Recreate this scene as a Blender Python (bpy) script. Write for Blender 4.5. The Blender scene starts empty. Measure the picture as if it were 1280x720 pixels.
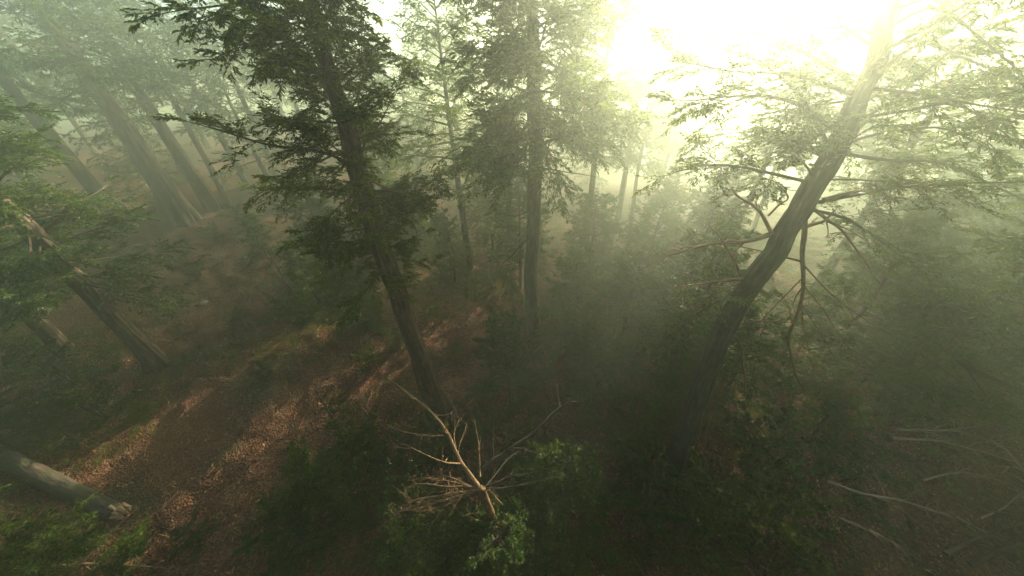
import bpy, math, random
import numpy as np
from mathutils import Matrix, Vector

R = math.radians
rng = np.random.default_rng(11)
random.seed(5)
scene = bpy.context.scene
col = scene.collection

# ------------------------------------------------------------------ camera
F = 370.0                      # focal length in pixels of the 1280 wide photo
PITCH = R(34.4)
ROLL = R(-2.65)
CAM = np.array([0.0, 0.0, 10.0])
R0 = Matrix.Rotation(R(90) - PITCH, 3, 'X')
RM = R0 @ Matrix.Rotation(ROLL, 3, 'Z')
RN = np.array([list(r) for r in RM])
cam_d = bpy.data.cameras.new('camera')
cam = bpy.data.objects.new('camera', cam_d)
col.objects.link(cam)
cam.matrix_world = Matrix.Translation(Vector(CAM)) @ RM.to_4x4()
cam_d.sensor_width = 36
cam_d.lens = 36 * F / 1280
cam_d.clip_start = 0.05
cam_d.clip_end = 2000
scene.camera = cam


def ray(u, v):
    return RN @ np.array([(u - 640) / F, (360 - v) / F, -1.0])


def P(u, v, Y):
    """the point at forward distance Y that the pixel u, v looks at"""
    d = ray(u, v)
    return CAM + d * (Y / d[1])


def Z(u, v, z):
    """the point at height z that the pixel looks at"""
    d = ray(u, v)
    return CAM + d * ((z - CAM[2]) / d[2])


def sm(x, a, b):
    t = np.clip((x - a) / (b - a), 0, 1)
    return t * t * (3 - 2 * t)


def height(x, y):
    x = np.asarray(x, float); y = np.asarray(y, float)
    z = 0.28 * np.sin(x * .31 + 1.3) * np.cos(y * .27 + .4) + 0.14 * np.sin(x * .83 + y * .51) \
        + 0.07 * np.sin(x * 1.9 - y * 1.3 + 2) + .09 * np.sin(x * 2.6 + 2 * np.sin(y * 1.1)) * np.sin(y * 2.2 + 1.5 * np.sin(x * .9)) + .05 * np.sin(x * 3.7 + 1.1 * np.sin(y * 2.9)) * np.cos(y * 4.1)
    s = (-x * .75 + y * .66)
    z = z + 5.0 * sm(s, 24, 75)
    z = z - 3.0 * sm(x * .7 + y * .55, 20, 80)
    return z


def G(u, v):
    """where the pixel meets the ground"""
    d = ray(u, v)
    d = d / np.linalg.norm(d)
    t = 1.0
    for _ in range(4000):
        p = CAM + d * t
        gap = p[2] - float(height(p[0], p[1]))
        if gap < 0.01 or t > 150:
            break
        t += max(0.01, gap * .35)
    return np.array([p[0], p[1], float(height(p[0], p[1]))])


def at(x, y, dz=0.0):
    return np.array([x, y, float(height(x, y)) + dz])


# --------------------------------------------------------------- materials
def new_mat(name):
    m = bpy.data.materials.new(name)
    m.use_nodes = True
    nt = m.node_tree
    for n in list(nt.nodes):
        nt.nodes.remove(n)
    return m, nt, nt.nodes, nt.links


def ramp(nodes, stops):
    r = nodes.new('ShaderNodeValToRGB')
    e = r.color_ramp.elements
    while len(e) > 1:
        e.remove(e[-1])
    e[0].position, e[0].color = stops[0][0], (*stops[0][1], 1)
    for p, c in stops[1:]:
        x = e.new(p); x.color = (*c, 1)
    return r


def bark_mat(name, dark, mid, light, uscale=5.0, vscale=1.0, moss=0.0, bump=.5):
    m, nt, N, L = new_mat(name)
    out = N.new('ShaderNodeOutputMaterial')
    b = N.new('ShaderNodeBsdfPrincipled')
    b.inputs['Roughness'].default_value = .82
    b.inputs['Specular IOR Level'].default_value = .25
    uv = N.new('ShaderNodeUVMap'); uv.uv_map = 'UVMap'
    mp = N.new('ShaderNodeMapping'); mp.inputs['Scale'].default_value = (uscale, vscale, 1)
    L.new(uv.outputs[0], mp.inputs[0])
    n1 = N.new('ShaderNodeTexNoise'); n1.inputs['Scale'].default_value = 3.0
    n1.inputs['Detail'].default_value = 7; n1.inputs['Roughness'].default_value = .65
    L.new(mp.outputs[0], n1.inputs['Vector'])
    r = ramp(N, [(.3, dark), (.5, mid), (.72, light)])
    L.new(n1.outputs['Fac'], r.inputs[0])
    tc = N.new('ShaderNodeTexCoord')
    n2 = N.new('ShaderNodeTexNoise'); n2.inputs['Scale'].default_value = 1.3; n2.inputs['Detail'].default_value = 4
    L.new(tc.outputs['Object'], n2.inputs['Vector'])
    mr = N.new('ShaderNodeMapRange')
    mr.inputs['From Min'].default_value = .5; mr.inputs['From Max'].default_value = .68
    mr.inputs['To Max'].default_value = moss
    L.new(n2.outputs['Fac'], mr.inputs['Value'])
    mx = N.new('ShaderNodeMixRGB'); mx.inputs[2].default_value = (.05, .075, .022, 1)
    L.new(mr.outputs[0], mx.inputs[0]); L.new(r.outputs[0], mx.inputs[1])
    L.new(mx.outputs[0], b.inputs['Base Color'])
    bp = N.new('ShaderNodeBump'); bp.inputs['Strength'].default_value = bump; bp.inputs['Distance'].default_value = .05
    L.new(n1.outputs['Fac'], bp.inputs['Height']); L.new(bp.outputs[0], b.inputs['Normal'])
    L.new(b.outputs[0], out.inputs[0])
    return m


def leaf_mat(name, stops, trans=.35, hue=.0):
    m, nt, N, L = new_mat(name)
    out = N.new('ShaderNodeOutputMaterial')
    g = N.new('ShaderNodeNewGeometry')
    r = ramp(N, stops)
    L.new(g.outputs['Random Per Island'], r.inputs[0])
    tc = N.new('ShaderNodeTexCoord')
    n2 = N.new('ShaderNodeTexNoise'); n2.inputs['Scale'].default_value = .9; n2.inputs['Detail'].default_value = 3
    L.new(tc.outputs['Object'], n2.inputs['Vector'])
    mr = N.new('ShaderNodeMapRange'); mr.inputs['From Min'].default_value = .35; mr.inputs['From Max'].default_value = .65
    mr.inputs['To Min'].default_value = .7; mr.inputs['To Max'].default_value = 1.25
    L.new(n2.outputs['Fac'], mr.inputs['Value'])
    hv = N.new('ShaderNodeHueSaturation')
    L.new(r.outputs[0], hv.inputs['Color']); L.new(mr.outputs[0], hv.inputs['Value'])
    d = N.new('ShaderNodeBsdfPrincipled'); d.inputs['Roughness'].default_value = .5
    d.inputs['Specular IOR Level'].default_value = .12
    t = N.new('ShaderNodeBsdfTranslucent')
    tint = N.new('ShaderNodeMixRGB'); tint.blend_type = 'MULTIPLY'; tint.inputs[0].default_value = 1
    tint.inputs[2].default_value = (1.5, 1.35, .5, 1)
    L.new(hv.outputs[0], d.inputs['Base Color'])
    L.new(hv.outputs[0], tint.inputs[1]); L.new(tint.outputs[0], t.inputs['Color'])
    mx = N.new('ShaderNodeMixShader'); mx.inputs[0].default_value = trans
    L.new(d.outputs[0], mx.inputs[1]); L.new(t.outputs[0], mx.inputs[2])
    L.new(mx.outputs[0], out.inputs[0])
    return m


M = {}
M['bark'] = bark_mat('reddish bark', (.028, .018, .012), (.095, .06, .04), (.21, .14, .095), 6, .8, .3, .8)
M['redbark'] = bark_mat('redwood bark', (.03, .02, .014), (.11, .07, .048), (.26, .18, .13), 11, .35, .15, .8)
M['darkbark'] = bark_mat('dark bark', (.022, .016, .011), (.06, .044, .03), (.13, .095, .065), 5, .9, .5, .8)
M['deadwood'] = bark_mat('bare dead wood', (.05, .028, .014), (.17, .10, .048), (.34, .21, .10), 3, 1.6, .0, .3)
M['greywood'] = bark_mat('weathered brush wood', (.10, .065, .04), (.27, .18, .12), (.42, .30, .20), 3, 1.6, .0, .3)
M['brokenwood'] = bark_mat('broken wood', (.20, .11, .06), (.42, .26, .15), (.6, .42, .27), 7, 1.2, .0, .5)
M['leaf'] = leaf_mat('leaves', [(0, (.04, .075, .012)), (.5, (.066, .115, .018)), (.85, (.095, .14, .022)), (1, (.17, .155, .03))], .42)
M['leaf_yew'] = leaf_mat('dark leaves', [(0, (.03, .062, .013)), (.6, (.052, .095, .018)), (.93, (.08, .125, .024)), (1, (.19, .13, .04))], .38)
M['leaf_young'] = leaf_mat('young leaves', [(0, (.055, .085, .012)), (.6, (.095, .13, .018)), (1, (.16, .17, .028))], .5)
M['heather'] = leaf_mat('heather', [(0, (.05, .06, .03)), (.5, (.12, .06, .075)), (1, (.22, .12, .15))], .3)

# ground
m, nt, N, L = new_mat('forest floor')
out = N.new('ShaderNodeOutputMaterial'); b = N.new('ShaderNodeBsdfPrincipled')
b.inputs['Roughness'].default_value = .9; b.inputs['Specular IOR Level'].default_value = .2
tc = N.new('ShaderNodeTexCoord')
n1 = N.new('ShaderNodeTexNoise'); n1.inputs['Scale'].default_value = 9; n1.inputs['Detail'].default_value = 9; n1.inputs['Roughness'].default_value = .72
n2 = N.new('ShaderNodeTexNoise'); n2.inputs['Scale'].default_value = .42; n2.inputs['Detail'].default_value = 6; n2.inputs['Roughness'].default_value = .6
n3 = N.new('ShaderNodeTexVoronoi'); n3.inputs['Scale'].default_value = 16
for n in (n1, n2, n3):
    L.new(tc.outputs['Object'], n.inputs['Vector'])
r1 = ramp(N, [(.3, (.05, .024, .013)), (.5, (.15, .068, .033)), (.62, (.25, .115, .052)), (.78, (.38, .20, .10))])
L.new(n1.outputs['Fac'], r1.inputs[0])
r2 = ramp(N, [(.3, (.03, .045, .015)), (.6, (.06, .075, .025)), (.8, (.11, .11, .045))])
L.new(n1.outputs['Fac'], r2.inputs[0])
mr = N.new('ShaderNodeMapRange'); mr.inputs['From Min'].default_value = .52; mr.inputs['From Max'].default_value = .66
mr.inputs['To Max'].default_value = .75
L.new(n2.outputs['Fac'], mr.inputs['Value'])
mx = N.new('ShaderNodeMixRGB'); L.new(mr.outputs[0], mx.inputs[0]); L.new(r1.outputs[0], mx.inputs[1]); L.new(r2.outputs[0], mx.inputs[2])
L.new(mx.outputs[0], b.inputs['Base Color'])
ad = N.new('ShaderNodeMath'); ad.operation = 'ADD'
L.new(n1.outputs['Fac'], ad.inputs[0]); L.new(n3.outputs['Distance'], ad.inputs[1])
bp = N.new('ShaderNodeBump'); bp.inputs['Strength'].default_value = .9; bp.inputs['Distance'].default_value = .12
L.new(ad.outputs[0], bp.inputs['Height']); L.new(bp.outputs[0], b.inputs['Normal'])
L.new(b.outputs[0], out.inputs[0])
M['ground'] = m

m, nt, N, L = new_mat('litter')
out = N.new('ShaderNodeOutputMaterial'); b = N.new('ShaderNodeBsdfPrincipled'); b.inputs['Roughness'].default_value = .8
g = N.new('ShaderNodeNewGeometry')
r1 = ramp(N, [(0, (.05, .024, .013)), (.4, (.16, .07, .033)), (.75, (.30, .135, .06)), (1, (.48, .27, .13))])
L.new(g.outputs['Random Per Island'], r1.inputs[0]); L.new(r1.outputs[0], b.inputs['Base Color']); L.new(b.outputs[0], out.inputs[0])
M['litter'] = m

m, nt, N, L = new_mat('mossy stone')
out = N.new('ShaderNodeOutputMaterial'); b = N.new('ShaderNodeBsdfPrincipled'); b.inputs['Roughness'].default_value = .8
tc = N.new('ShaderNodeTexCoord'); n1 = N.new('ShaderNodeTexNoise'); n1.inputs['Scale'].default_value = 6; n1.inputs['Detail'].default_value = 8
L.new(tc.outputs['Object'], n1.inputs['Vector'])
r1 = ramp(N, [(.35, (.05, .055, .035)), (.55, (.11, .11, .09)), (.7, (.2, .19, .16))])
L.new(n1.outputs['Fac'], r1.inputs[0]); L.new(r1.outputs[0], b.inputs['Base Color'])
bp = N.new('ShaderNodeBump'); bp.inputs['Strength'].default_value = .7; bp.inputs['Distance'].default_value = .05
L.new(n1.outputs['Fac'], bp.inputs['Height']); L.new(bp.outputs[0], b.inputs['Normal'])
L.new(b.outputs[0], out.inputs[0])
M['stone'] = m


# ------------------------------------------------------------ mesh building
class Buf:
    def __init__(s):
        s.v, s.q, s.uv, s.mi, s.n = [], [], [], [], 0

    def add(s, v, q, uv=None, mi=0):
        v = np.asarray(v, float).reshape(-1, 3); q = np.asarray(q, int).reshape(-1, 4)
        s.v.append(v); s.q.append(q + s.n); s.n += len(v)
        if uv is None:
            uv = np.zeros((len(q) * 4, 2))
        s.uv.append(np.asarray(uv, float).reshape(-1, 2))
        s.mi.append(np.full(len(q), mi, int))

    def tube(s, pts, rad, k=8, mi=0, cap=True, relief=0.0, flare=0.0, lobes=5, seed=0):
        pts = np.asarray(pts, float); n = len(pts)
        rad = np.asarray(rad, float)
        tan = np.gradient(pts, axis=0)
        tan /= np.linalg.norm(tan, axis=1)[:, None] + 1e-9
        ref = np.array([1.0, 0, 0]) if abs(tan[0][0]) < .8 else np.array([0, 1.0, 0])
        a = np.zeros((n, 3)); prev = ref
        for i in range(n):
            w = prev - tan[i] * np.dot(prev, tan[i]); w /= np.linalg.norm(w) + 1e-9
            a[i] = w; prev = w
        b_ = np.cross(tan, a)
        th = np.linspace(0, 2 * np.pi, k, endpoint=False)
        rr = np.repeat(rad[:, None], k, 1)
        ln = np.concatenate([[0], np.cumsum(np.linalg.norm(np.diff(pts, axis=0), axis=1))])
        if relief or flare:
            lr = np.random.default_rng(seed)
            ph = lr.uniform(0, 6.28, 8)
            T, Lh = np.meshgrid(th, ln)
            rel = 1.0 * (.55 - np.abs(np.sin(T * 5.5 + ph[6] + .35 * np.sin(Lh * 1.6 + ph[7])))) + .3 * np.sin(T * 7 + ph[0] + .5 * np.sin(Lh * 1.1 + ph[1])) + .35 * np.sin(T * 13 + ph[2] + .8 * np.sin(Lh * 1.7 + ph[3])) \
                + .3 * np.sin(T * 3 + Lh * .9 + ph[4]) + .25 * np.sin(Lh * 5.3 + T * 5 + ph[5])
            rr = rr * (1 + relief * rel + lr.normal(0, relief * .25, rr.shape))
            if flare:
                e = np.exp(-Lh / (rad[0] * 1.5))
                rr = rr * (1 + flare * e * (.55 + .45 * np.sin(T * lobes + ph[6]) + .2 * np.sin(T * (lobes + 4) + ph[7])))
        v = pts[:, None, :] + (a[:, None, :] * np.cos(th)[None, :, None] + b_[:, None, :] * np.sin(th)[None, :, None]) * rr[..., None]
        i, j = np.meshgrid(np.arange(n - 1), np.arange(k), indexing='ij')
        j2 = (j + 1) % k
        q = np.stack([i * k + j, i * k + j2, (i + 1) * k + j2, (i + 1) * k + j], -1).reshape(-1, 4)
        mean = max(float(rad.mean()), .01)
        U0 = j / k; U1 = (j + 1) / k
        uv = np.stack([np.stack([U0, ln[i]], -1), np.stack([U1, ln[i]], -1), np.stack([U1, ln[i + 1]], -1), np.stack([U0, ln[i + 1]], -1)], 2)
        uv = uv.reshape(-1, 2) + [seed % 17, 0]
        s.add(v, q, uv, mi)
        if cap and k % 2 == 0:
            for row in (0, n - 1):
                qq = []
                for c in range(1, k // 2):
                    qq.append([row * k + (c - 1), row * k + c, row * k + (k - c) % k if c > 0 else 0, row * k + (k - c + 1) % k])
                # strip across the end of the tube
                qs = [[row * k + x for x in (c - 1, c, k - 1 - c, k - c)] for c in range(1, k // 2)]
                qs = [[row * k + (c - 1), row * k + c, row * k + (k - c - 1), row * k + (k - c)] for c in range(1, k // 2)]
                arr = np.array([[x % (k * n) for x in z] for z in qs])
                arr[arr == row * k + k] = row * k
                s.q.append(arr + s.n - len(v.reshape(-1, 3))); s.uv.append(np.zeros((len(arr) * 4, 2))); s.mi.append(np.full(len(arr), mi, int))

    def build(s, name, mats, parent=None, loc=None, smooth=True):
        me = bpy.data.meshes.new(name)
        v = np.concatenate(s.v); q = np.concatenate(s.q); uv = np.concatenate(s.uv); mi = np.concatenate(s.mi)
        bad = (q[:, 0] == q[:, 1]) | (q[:, 1] == q[:, 2]) | (q[:, 2] == q[:, 3]) | (q[:, 3] == q[:, 0])
        if bad.any():
            keep = ~bad; uv = uv.reshape(-1, 4, 2)[keep].reshape(-1, 2); q = q[keep]; mi = mi[keep]
        if loc is not None:
            v = v - np.asarray(loc)
        me.vertices.add(len(v)); me.vertices.foreach_set('co', v.astype(np.float32).ravel())
        me.loops.add(len(q) * 4); me.loops.foreach_set('vertex_index', q.astype(np.int32).ravel())
        me.polygons.add(len(q))
        me.polygons.foreach_set('loop_start', (np.arange(len(q)) * 4).astype(np.int32))
        me.polygons.foreach_set('material_index', mi.astype(np.int32))
        if smooth:
            me.polygons.foreach_set('use_smooth', np.ones(len(q), bool))
        l = me.uv_layers.new(name='UVMap'); l.data.foreach_set('uv', uv.astype(np.float32).ravel())
        me.update(calc_edges=True)
        for mm in (mats if isinstance(mats, (list, tuple)) else [mats]):
            me.materials.append(mm)
        o = bpy.data.objects.new(name, me)
        col.objects.link(o)
        if parent:
            o.parent = parent
        return o


def tag(o, label=None, cat=None, group=None, kind=None):
    if label: o['label'] = label
    if cat: o['category'] = cat
    if group: o['group'] = group
    if kind: o['kind'] = kind
    return o


def empty(name, loc, label=None, cat=None, group=None):
    o = bpy.data.objects.new(name, None)
    o.empty_display_size = .3
    col.objects.link(o)
    o.location = loc
    return tag(o, label, cat, group)


def copy_tree(o, parent=None):
    c = o.copy(); col.objects.link(c); c.parent = parent
    for ch in list(o.children):
        copy_tree(ch, c)
    return c


def spline(ctrl, n, wob=0.0, r=None):
    """Catmull-Rom through control points (any width), resampled to n"""
    c = np.asarray(ctrl, float)
    c = np.vstack([2 * c[0] - c[1], c, 2 * c[-1] - c[-2]])
    out = []
    segs = len(c) - 3
    for t in np.linspace(0, segs - 1e-6, n):
        i = int(t); f = t - i
        p0, p1, p2, p3 = c[i:i + 4]
        out.append(.5 * ((2 * p1) + (-p0 + p2) * f + (2 * p0 - 5 * p1 + 4 * p2 - p3) * f * f + (-p0 + 3 * p1 - 3 * p2 + p3) * f ** 3))
    out = np.array(out)
    if wob:
        rr = r or rng
        w = rr.normal(0, wob, (n, 3)); w[0] = 0
        for _ in range(2):
            w[1:-1] = (w[:-2] + w[1:-1] + w[2:]) / 3
        out[:, :3] += w
    return out


def unit(a):
    return a / (np.linalg.norm(a, axis=-1, keepdims=True) + 1e-9)


UP = np.array([0, 0, 1.0])


def limb(start, az, elev, length, n=9, droop=.25, wig=.06, r=None, rise=.0):
    r = r or rng
    d = np.array([math.cos(az) * math.cos(elev), math.sin(az) * math.cos(elev), math.sin(elev)])
    p = np.array(start, float); pts = [p.copy()]
    st = length / (n - 1)
    for i in range(n - 1):
        f = i / (n - 1)
        d = d + r.normal(0, wig, 3) + UP * (-droop / (n - 1) * (1 - f) * 1.6 + rise * f / (n - 1) * 2)
        d = d / np.linalg.norm(d)
        p = p + d * st; pts.append(p.copy())
    return np.array(pts)


def rods(buf, s, d, l, rad, mi=0, droop=None, seg=2):
    """many thin 3-sided twigs at once: start, dir, length, radius arrays"""
    m = len(s)
    if m == 0:
        return
    a = unit(np.cross(d, UP + np.array([.01, .02, 0]))); b_ = np.cross(d, a)
    rings = []
    for f in np.linspace(0, 1, seg + 1):
        c = s + d * (l * f)[:, None]
        if droop is not None:
            c = c - UP * (droop * f * f)[:, None]
        rr = (rad * (1 - .75 * f))[:, None]
        for k in range(3):
            th = k * 2.0944
            rings.append(c + (a * math.cos(th) + b_ * math.sin(th)) * rr)
    v = np.stack(rings, 1)             # m, 3*(seg+1), 3
    nv = v.shape[1]
    q = []
    for g in range(seg):
        for k in range(3):
            q.append([g * 3 + k, g * 3 + (k + 1) % 3, (g + 1) * 3 + (k + 1) % 3, (g + 1) * 3 + k])
    q = np.array(q)
    Q = (q[None] + (np.arange(m) * nv)[:, None, None]).reshape(-1, 4)
    uv = np.tile(np.array([[0, 0], [.3, 0], [.3, .5], [0, .5]]), (len(Q), 1))
    buf.add(v, Q, uv, mi)


def leaves(buf, base, d, nrm, ln, wd, mi=0, curl=.15):
    m = len(base)
    if m == 0:
        return
    side = unit(np.cross(d, nrm)); nn = unit(np.cross(side, d))
    L_ = ln[:, None]; W = wd[:, None]
    p0 = base
    p1 = base + d * L_ * .42 + side * W * .5 + nn * L_ * curl * .5
    p2 = base + d * L_ - nn * L_ * curl
    p3 = base + d * L_ * .42 - side * W * .5 + nn * L_ * curl * .5
    v = np.stack([p0, p1, p2, p3], 1)
    buf.add(v, np.arange(m * 4).reshape(-1, 4), None, mi)


def foliage(buf, limbs, r, tw_per_m=6, tw_len=.55, subs=7, lv=7, ll=.085, lw=.024, t0=.2, droop=.25, flat=.75, mi_w=0, mi_l=1, twig_r=.006):
    """sprays of twigs and leaves along limb polylines"""
    S, D, Ln, Sd = [], [], [], []
    for pts in limbs:
        seg = np.diff(pts, axis=0); sl = np.linalg.norm(seg, axis=1); tot = sl.sum(); cum = np.concatenate([[0], np.cumsum(sl)]) / tot
        k = max(3, int(tot * tw_per_m))
        t = np.sort(r.uniform(t0, 1, k)); t[-1] = .995
        idx = np.clip(np.searchsorted(cum, t) - 1, 0, len(seg) - 1)
        f = (t - cum[idx]) / (cum[idx + 1] - cum[idx] + 1e-9)
        p = pts[idx] + seg[idx] * f[:, None]
        tg = unit(seg[idx])
        side = unit(np.cross(tg, UP)) * np.where(r.random(k) < .5, 1, -1)[:, None]
        an = r.uniform(.45, 1.15, k)[:, None]; an[-1] = .05
        d = unit(tg * np.cos(an) + side * np.sin(an) + UP * r.normal(.05, .5, k)[:, None])
        l = tw_len * r.uniform(.55, 1.25, k) * (1.05 - .45 * t) * np.clip(tot / 1.6, .5, 1.25)
        S.append(p); D.append(d); Ln.append(l)
    S = np.concatenate(S); D = np.concatenate(D); Ln = np.concatenate(Ln)
    dr = Ln * droop * r.uniform(.2, 1.2, len(S))
    rods(buf, S, D, Ln, np.full(len(S), twig_r), mi_w, dr, 3)
    # sub-twigs
    m = len(S)
    f = np.tile(np.linspace(.12, 1, subs), (m, 1)) + r.normal(0, .03, (m, subs)); f = np.clip(f, .05, 1)
    base = S[:, None] + D[:, None] * (Ln[:, None] * f)[..., None] - UP * (dr[:, None] * f * f)[..., None]
    tgt = unit(D[:, None] * Ln[:, None, None] - UP * (2 * dr[:, None] * f)[..., None])
    sd = unit(np.cross(D, UP))[:, None] * np.where(np.arange(subs) % 2 == 0, 1, -1)[None, :, None]
    an = r.uniform(.35, 1.0, (m, subs))[..., None]; an[:, -1] *= .1
    sdn = unit(tgt * np.cos(an) + sd * np.sin(an) + UP * r.normal(-.05, .22, (m, subs))[..., None])
    sl = Ln[:, None] * .5 * (1.1 - .55 * f) * r.uniform(.6, 1.3, (m, subs))
    bs = base.reshape(-1, 3); ds = sdn.reshape(-1, 3); ls = sl.reshape(-1)
    rods(buf, bs, ds, ls, np.full(len(bs), twig_r * .55), mi_w, None, 1)
    # leaves
    k = len(bs)
    g = np.tile(np.linspace(.1, 1, lv), (k, 1)) + r.normal(0, .04, (k, lv))
    lb = bs[:, None] + ds[:, None] * (ls[:, None] * g)[..., None]
    ss = unit(np.cross(ds, UP))[:, None] * np.where(np.arange(lv) % 2 == 0, 1, -1)[None, :, None]
    an = r.uniform(.3, 1.05, (k, lv))[..., None]; an[:, -1] *= .1
    ld = unit(ds[:, None] * np.cos(an) + ss * np.sin(an) + r.normal(0, .2, (k, lv, 3)))
    nrm = unit(UP * flat + r.normal(0, .45, (k, lv, 3)))
    size = r.uniform(.6, 1.25, k * lv)
    leaves(buf, lb.reshape(-1, 3), ld.reshape(-1, 3), nrm.reshape(-1, 3), ll * size, lw * size * r.uniform(.8, 1.3, k * lv), mi_l)


def trunk_at(tp, f):
    i = f * (len(tp) - 1); k = int(min(i, len(tp) - 2)); g = i - k
    return tp[k] * (1 - g) + tp[k + 1] * g


def dead_branch(path, r0, r, parent, mat, name='dead_branch', forks=5, fl=.5, k=6, tip=.12, sub=True, loc=None):
    """a bare branch: bent main stem with side twigs that fork again"""
    b_ = Buf(); n = max(10, len(path) * 4)
    p = spline(path, n, .012 * np.linalg.norm(np.asarray(path[-1]) - np.asarray(path[0])) ** .5, r)
    rad = r0 * (1 - (1 - tip) * np.linspace(0, 1, n) ** .9)
    b_.tube(p, rad, k, 0)
    L0 = np.linalg.norm(np.diff(p, axis=0), axis=1).sum()
    for i in range(forks):
        t = r.uniform(.2, .97); q = trunk_at(p, t)
        tg = unit(p[min(int(t * (n - 1)) + 1, n - 1)] - p[int(t * (n - 1))])
        d = unit(tg * .7 + r.normal(0, .65, 3))
        l = fl * L0 * r.uniform(.25, .8) * (1.1 - .6 * t)
        c = [q, q + d * l * .5 + r.normal(0, .05 * l, 3), q + d * l + r.normal(0, .18 * l, 3)]
        pp = spline(c, 7, .01 * l, r); rr = rad[int(t * (n - 1))] * .55
        b_.tube(pp, rr * (1 - .85 * np.linspace(0, 1, 7)), 4, 0, cap=False)
        if sub:
            for j in range(3):
                t2 = r.uniform(.3, 1); q2 = trunk_at(pp, t2); d2 = unit(d * .8 + r.normal(0, .6, 3)); l2 = l * r.uniform(.2, .5)
                pp2 = spline([q2, q2 + d2 * l2 * .6, q2 + d2 * l2 + r.normal(0, .15 * l2, 3)], 5, 0, r)
                b_.tube(pp2, rr * .45 * (1 - .8 * np.linspace(0, 1, 5)), 3, 0, cap=False)
    return b_.build(name, mat, parent, loc)


def big_tree(name, path, radii, label, seed, cfg, cat='tree', group=None, mats=('bark', 'leaf')):
    """near trees: own trunk, each limb a part, foliage part. path in world space"""
    r = np.random.default_rng(seed)
    ctrl = np.hstack([np.asarray(path, float), np.asarray(radii, float)[:, None]])
    n = cfg.get('n', 60)
    sp = spline(ctrl, n)
    tp = sp[:, :3].copy(); tr = np.maximum(sp[:, 3], .012)
    w = r.normal(0, cfg.get('wob', .05), (n, 3)); w[0] = 0
    for _ in range(3):
        w[1:-1] = (w[:-2] + w[1:-1] + w[2:]) / 3
    tp += w
    base = np.asarray(path[0], float)
    root = empty(name, base, label, cat, group)
    tb = Buf(); tb.tube(tp, tr, cfg.get('k', 44), 0, relief=cfg.get('relief', .05), flare=cfg.get('flare', .5), lobes=5, seed=seed)
    tb.build('trunk', M[mats[0]], root, base)
    cum = np.concatenate([[0], np.cumsum(np.linalg.norm(np.diff(tp, axis=0), axis=1))]); cum /= cum[-1]
    limbs = []; lr = []
    H = tp[-1][2] - tp[0][2]
    az = r.uniform(0, 6.28)
    for i in range(cfg['limbs']):
        f = cfg['from'] + (1 - cfg['from']) * ((i + r.random()) / cfg['limbs']) ** cfg.get('pow', 1.0)
        f = min(f, .985)
        q = trunk_at(tp, f); az += 2.4 + r.normal(0, .35)
        g = (f - cfg['from']) / (1 - cfg['from'])
        ln = cfg['len'] * (cfg.get('prof', lambda g: 1 - .75 * g)(g)) * r.uniform(.65, 1.2)
        limbs.append(limb(q, az, cfg.get('elev', .15) + .6 * g + r.normal(0, .38), ln, 9, cfg.get('droop', .35), .07, r, .25))
        lr.append(max(.010, min(.016 * ln, .6 * trunk_at(tr[:, None], f)[0])))
    for pts in cfg.get('extra', []):
        limbs.append(spline(pts, 11, .02, r)); lr.append(min(.036, .014 * np.linalg.norm(pts[-1] - pts[0])))
    for pts, rr in zip(limbs, lr):
        lb = Buf(); lb.tube(pts, rr * (1 - .82 * np.linspace(0, 1, len(pts))), 6, 0)
        lb.build('limb', M[mats[0]], root, base)
    fb = Buf()
    foliage(fb, limbs, r, **cfg.get('fol', {}))
    fb.build('foliage', [M[mats[0]], M[mats[1]]], root, base, smooth=False)
    return root, tp, tr


def small_tree(name, h, seed, spread, nl, fol, mats=('darkbark', 'leaf_yew'), r0=.06, from_=.12, elev=.15, stems=1, bare=0.0, droop=.3, prof=None, relief=.04, flare=.4, k=12, one=True):
    """template at the origin: trunk + crown"""
    r = np.random.default_rng(seed)
    root = empty(name, (0, 0, 0))
    tb = Buf(); limbs = []; lr = []
    for s_ in range(stems):
        a = r.uniform(0, 6.28); le = 0 if stems == 1 else r.uniform(.15, .45)
        c = [np.array([0, 0, -.25 - r0]), np.array([math.cos(a) * le * h * .4, math.sin(a) * le * h * .4, h * .5]) + r.normal(0, .02 * h, 3) * [1, 1, 0],
             np.array([math.cos(a) * le * h * .7, math.sin(a) * le * h * .7, h * r.uniform(.85, 1)])]
        tp = spline(c, 30, .03, r); rr = r0 * (1 - .93 * np.linspace(0, 1, 30) ** 1.1)
        tb.tube(tp, rr, k, 0, relief=relief, flare=flare, seed=seed + s_)
        az = r.uniform(0, 6.28)
        for i in range(nl // stems):
            f = min(.985, from_ + (1 - from_) * (i + r.random()) / (nl // stems)); g = (f - from_) / (1 - from_)
            az += 2.4 + r.normal(0, .3)
            p_ = prof(g) if prof else 1 - .8 * g
            ln = spread * p_ * r.uniform(.6, 1.2) + .03 * h
            limbs.append(limb(trunk_at(tp, f), az, elev + .5 * g + r.normal(0, .12), ln, 7, droop, .07, r, .2)); lr.append(max(.008, min(.02 * ln, r0 * .5)))
    tb.build('trunk', M[mats[0]], root)
    cb = Buf()
    for pts, rr in zip(limbs, lr):
        cb.tube(pts, rr * (1 - .8 * np.linspace(0, 1, len(pts))), 4, 0, cap=False)
    if bare:
        limbs = [l for l in limbs if r.random() > bare]
    foliage(cb, limbs, r, **fol)
    cb.build('crown', [M[mats[0]], M[mats[1]]], root, smooth=False)
    return root


used = set()
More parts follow.
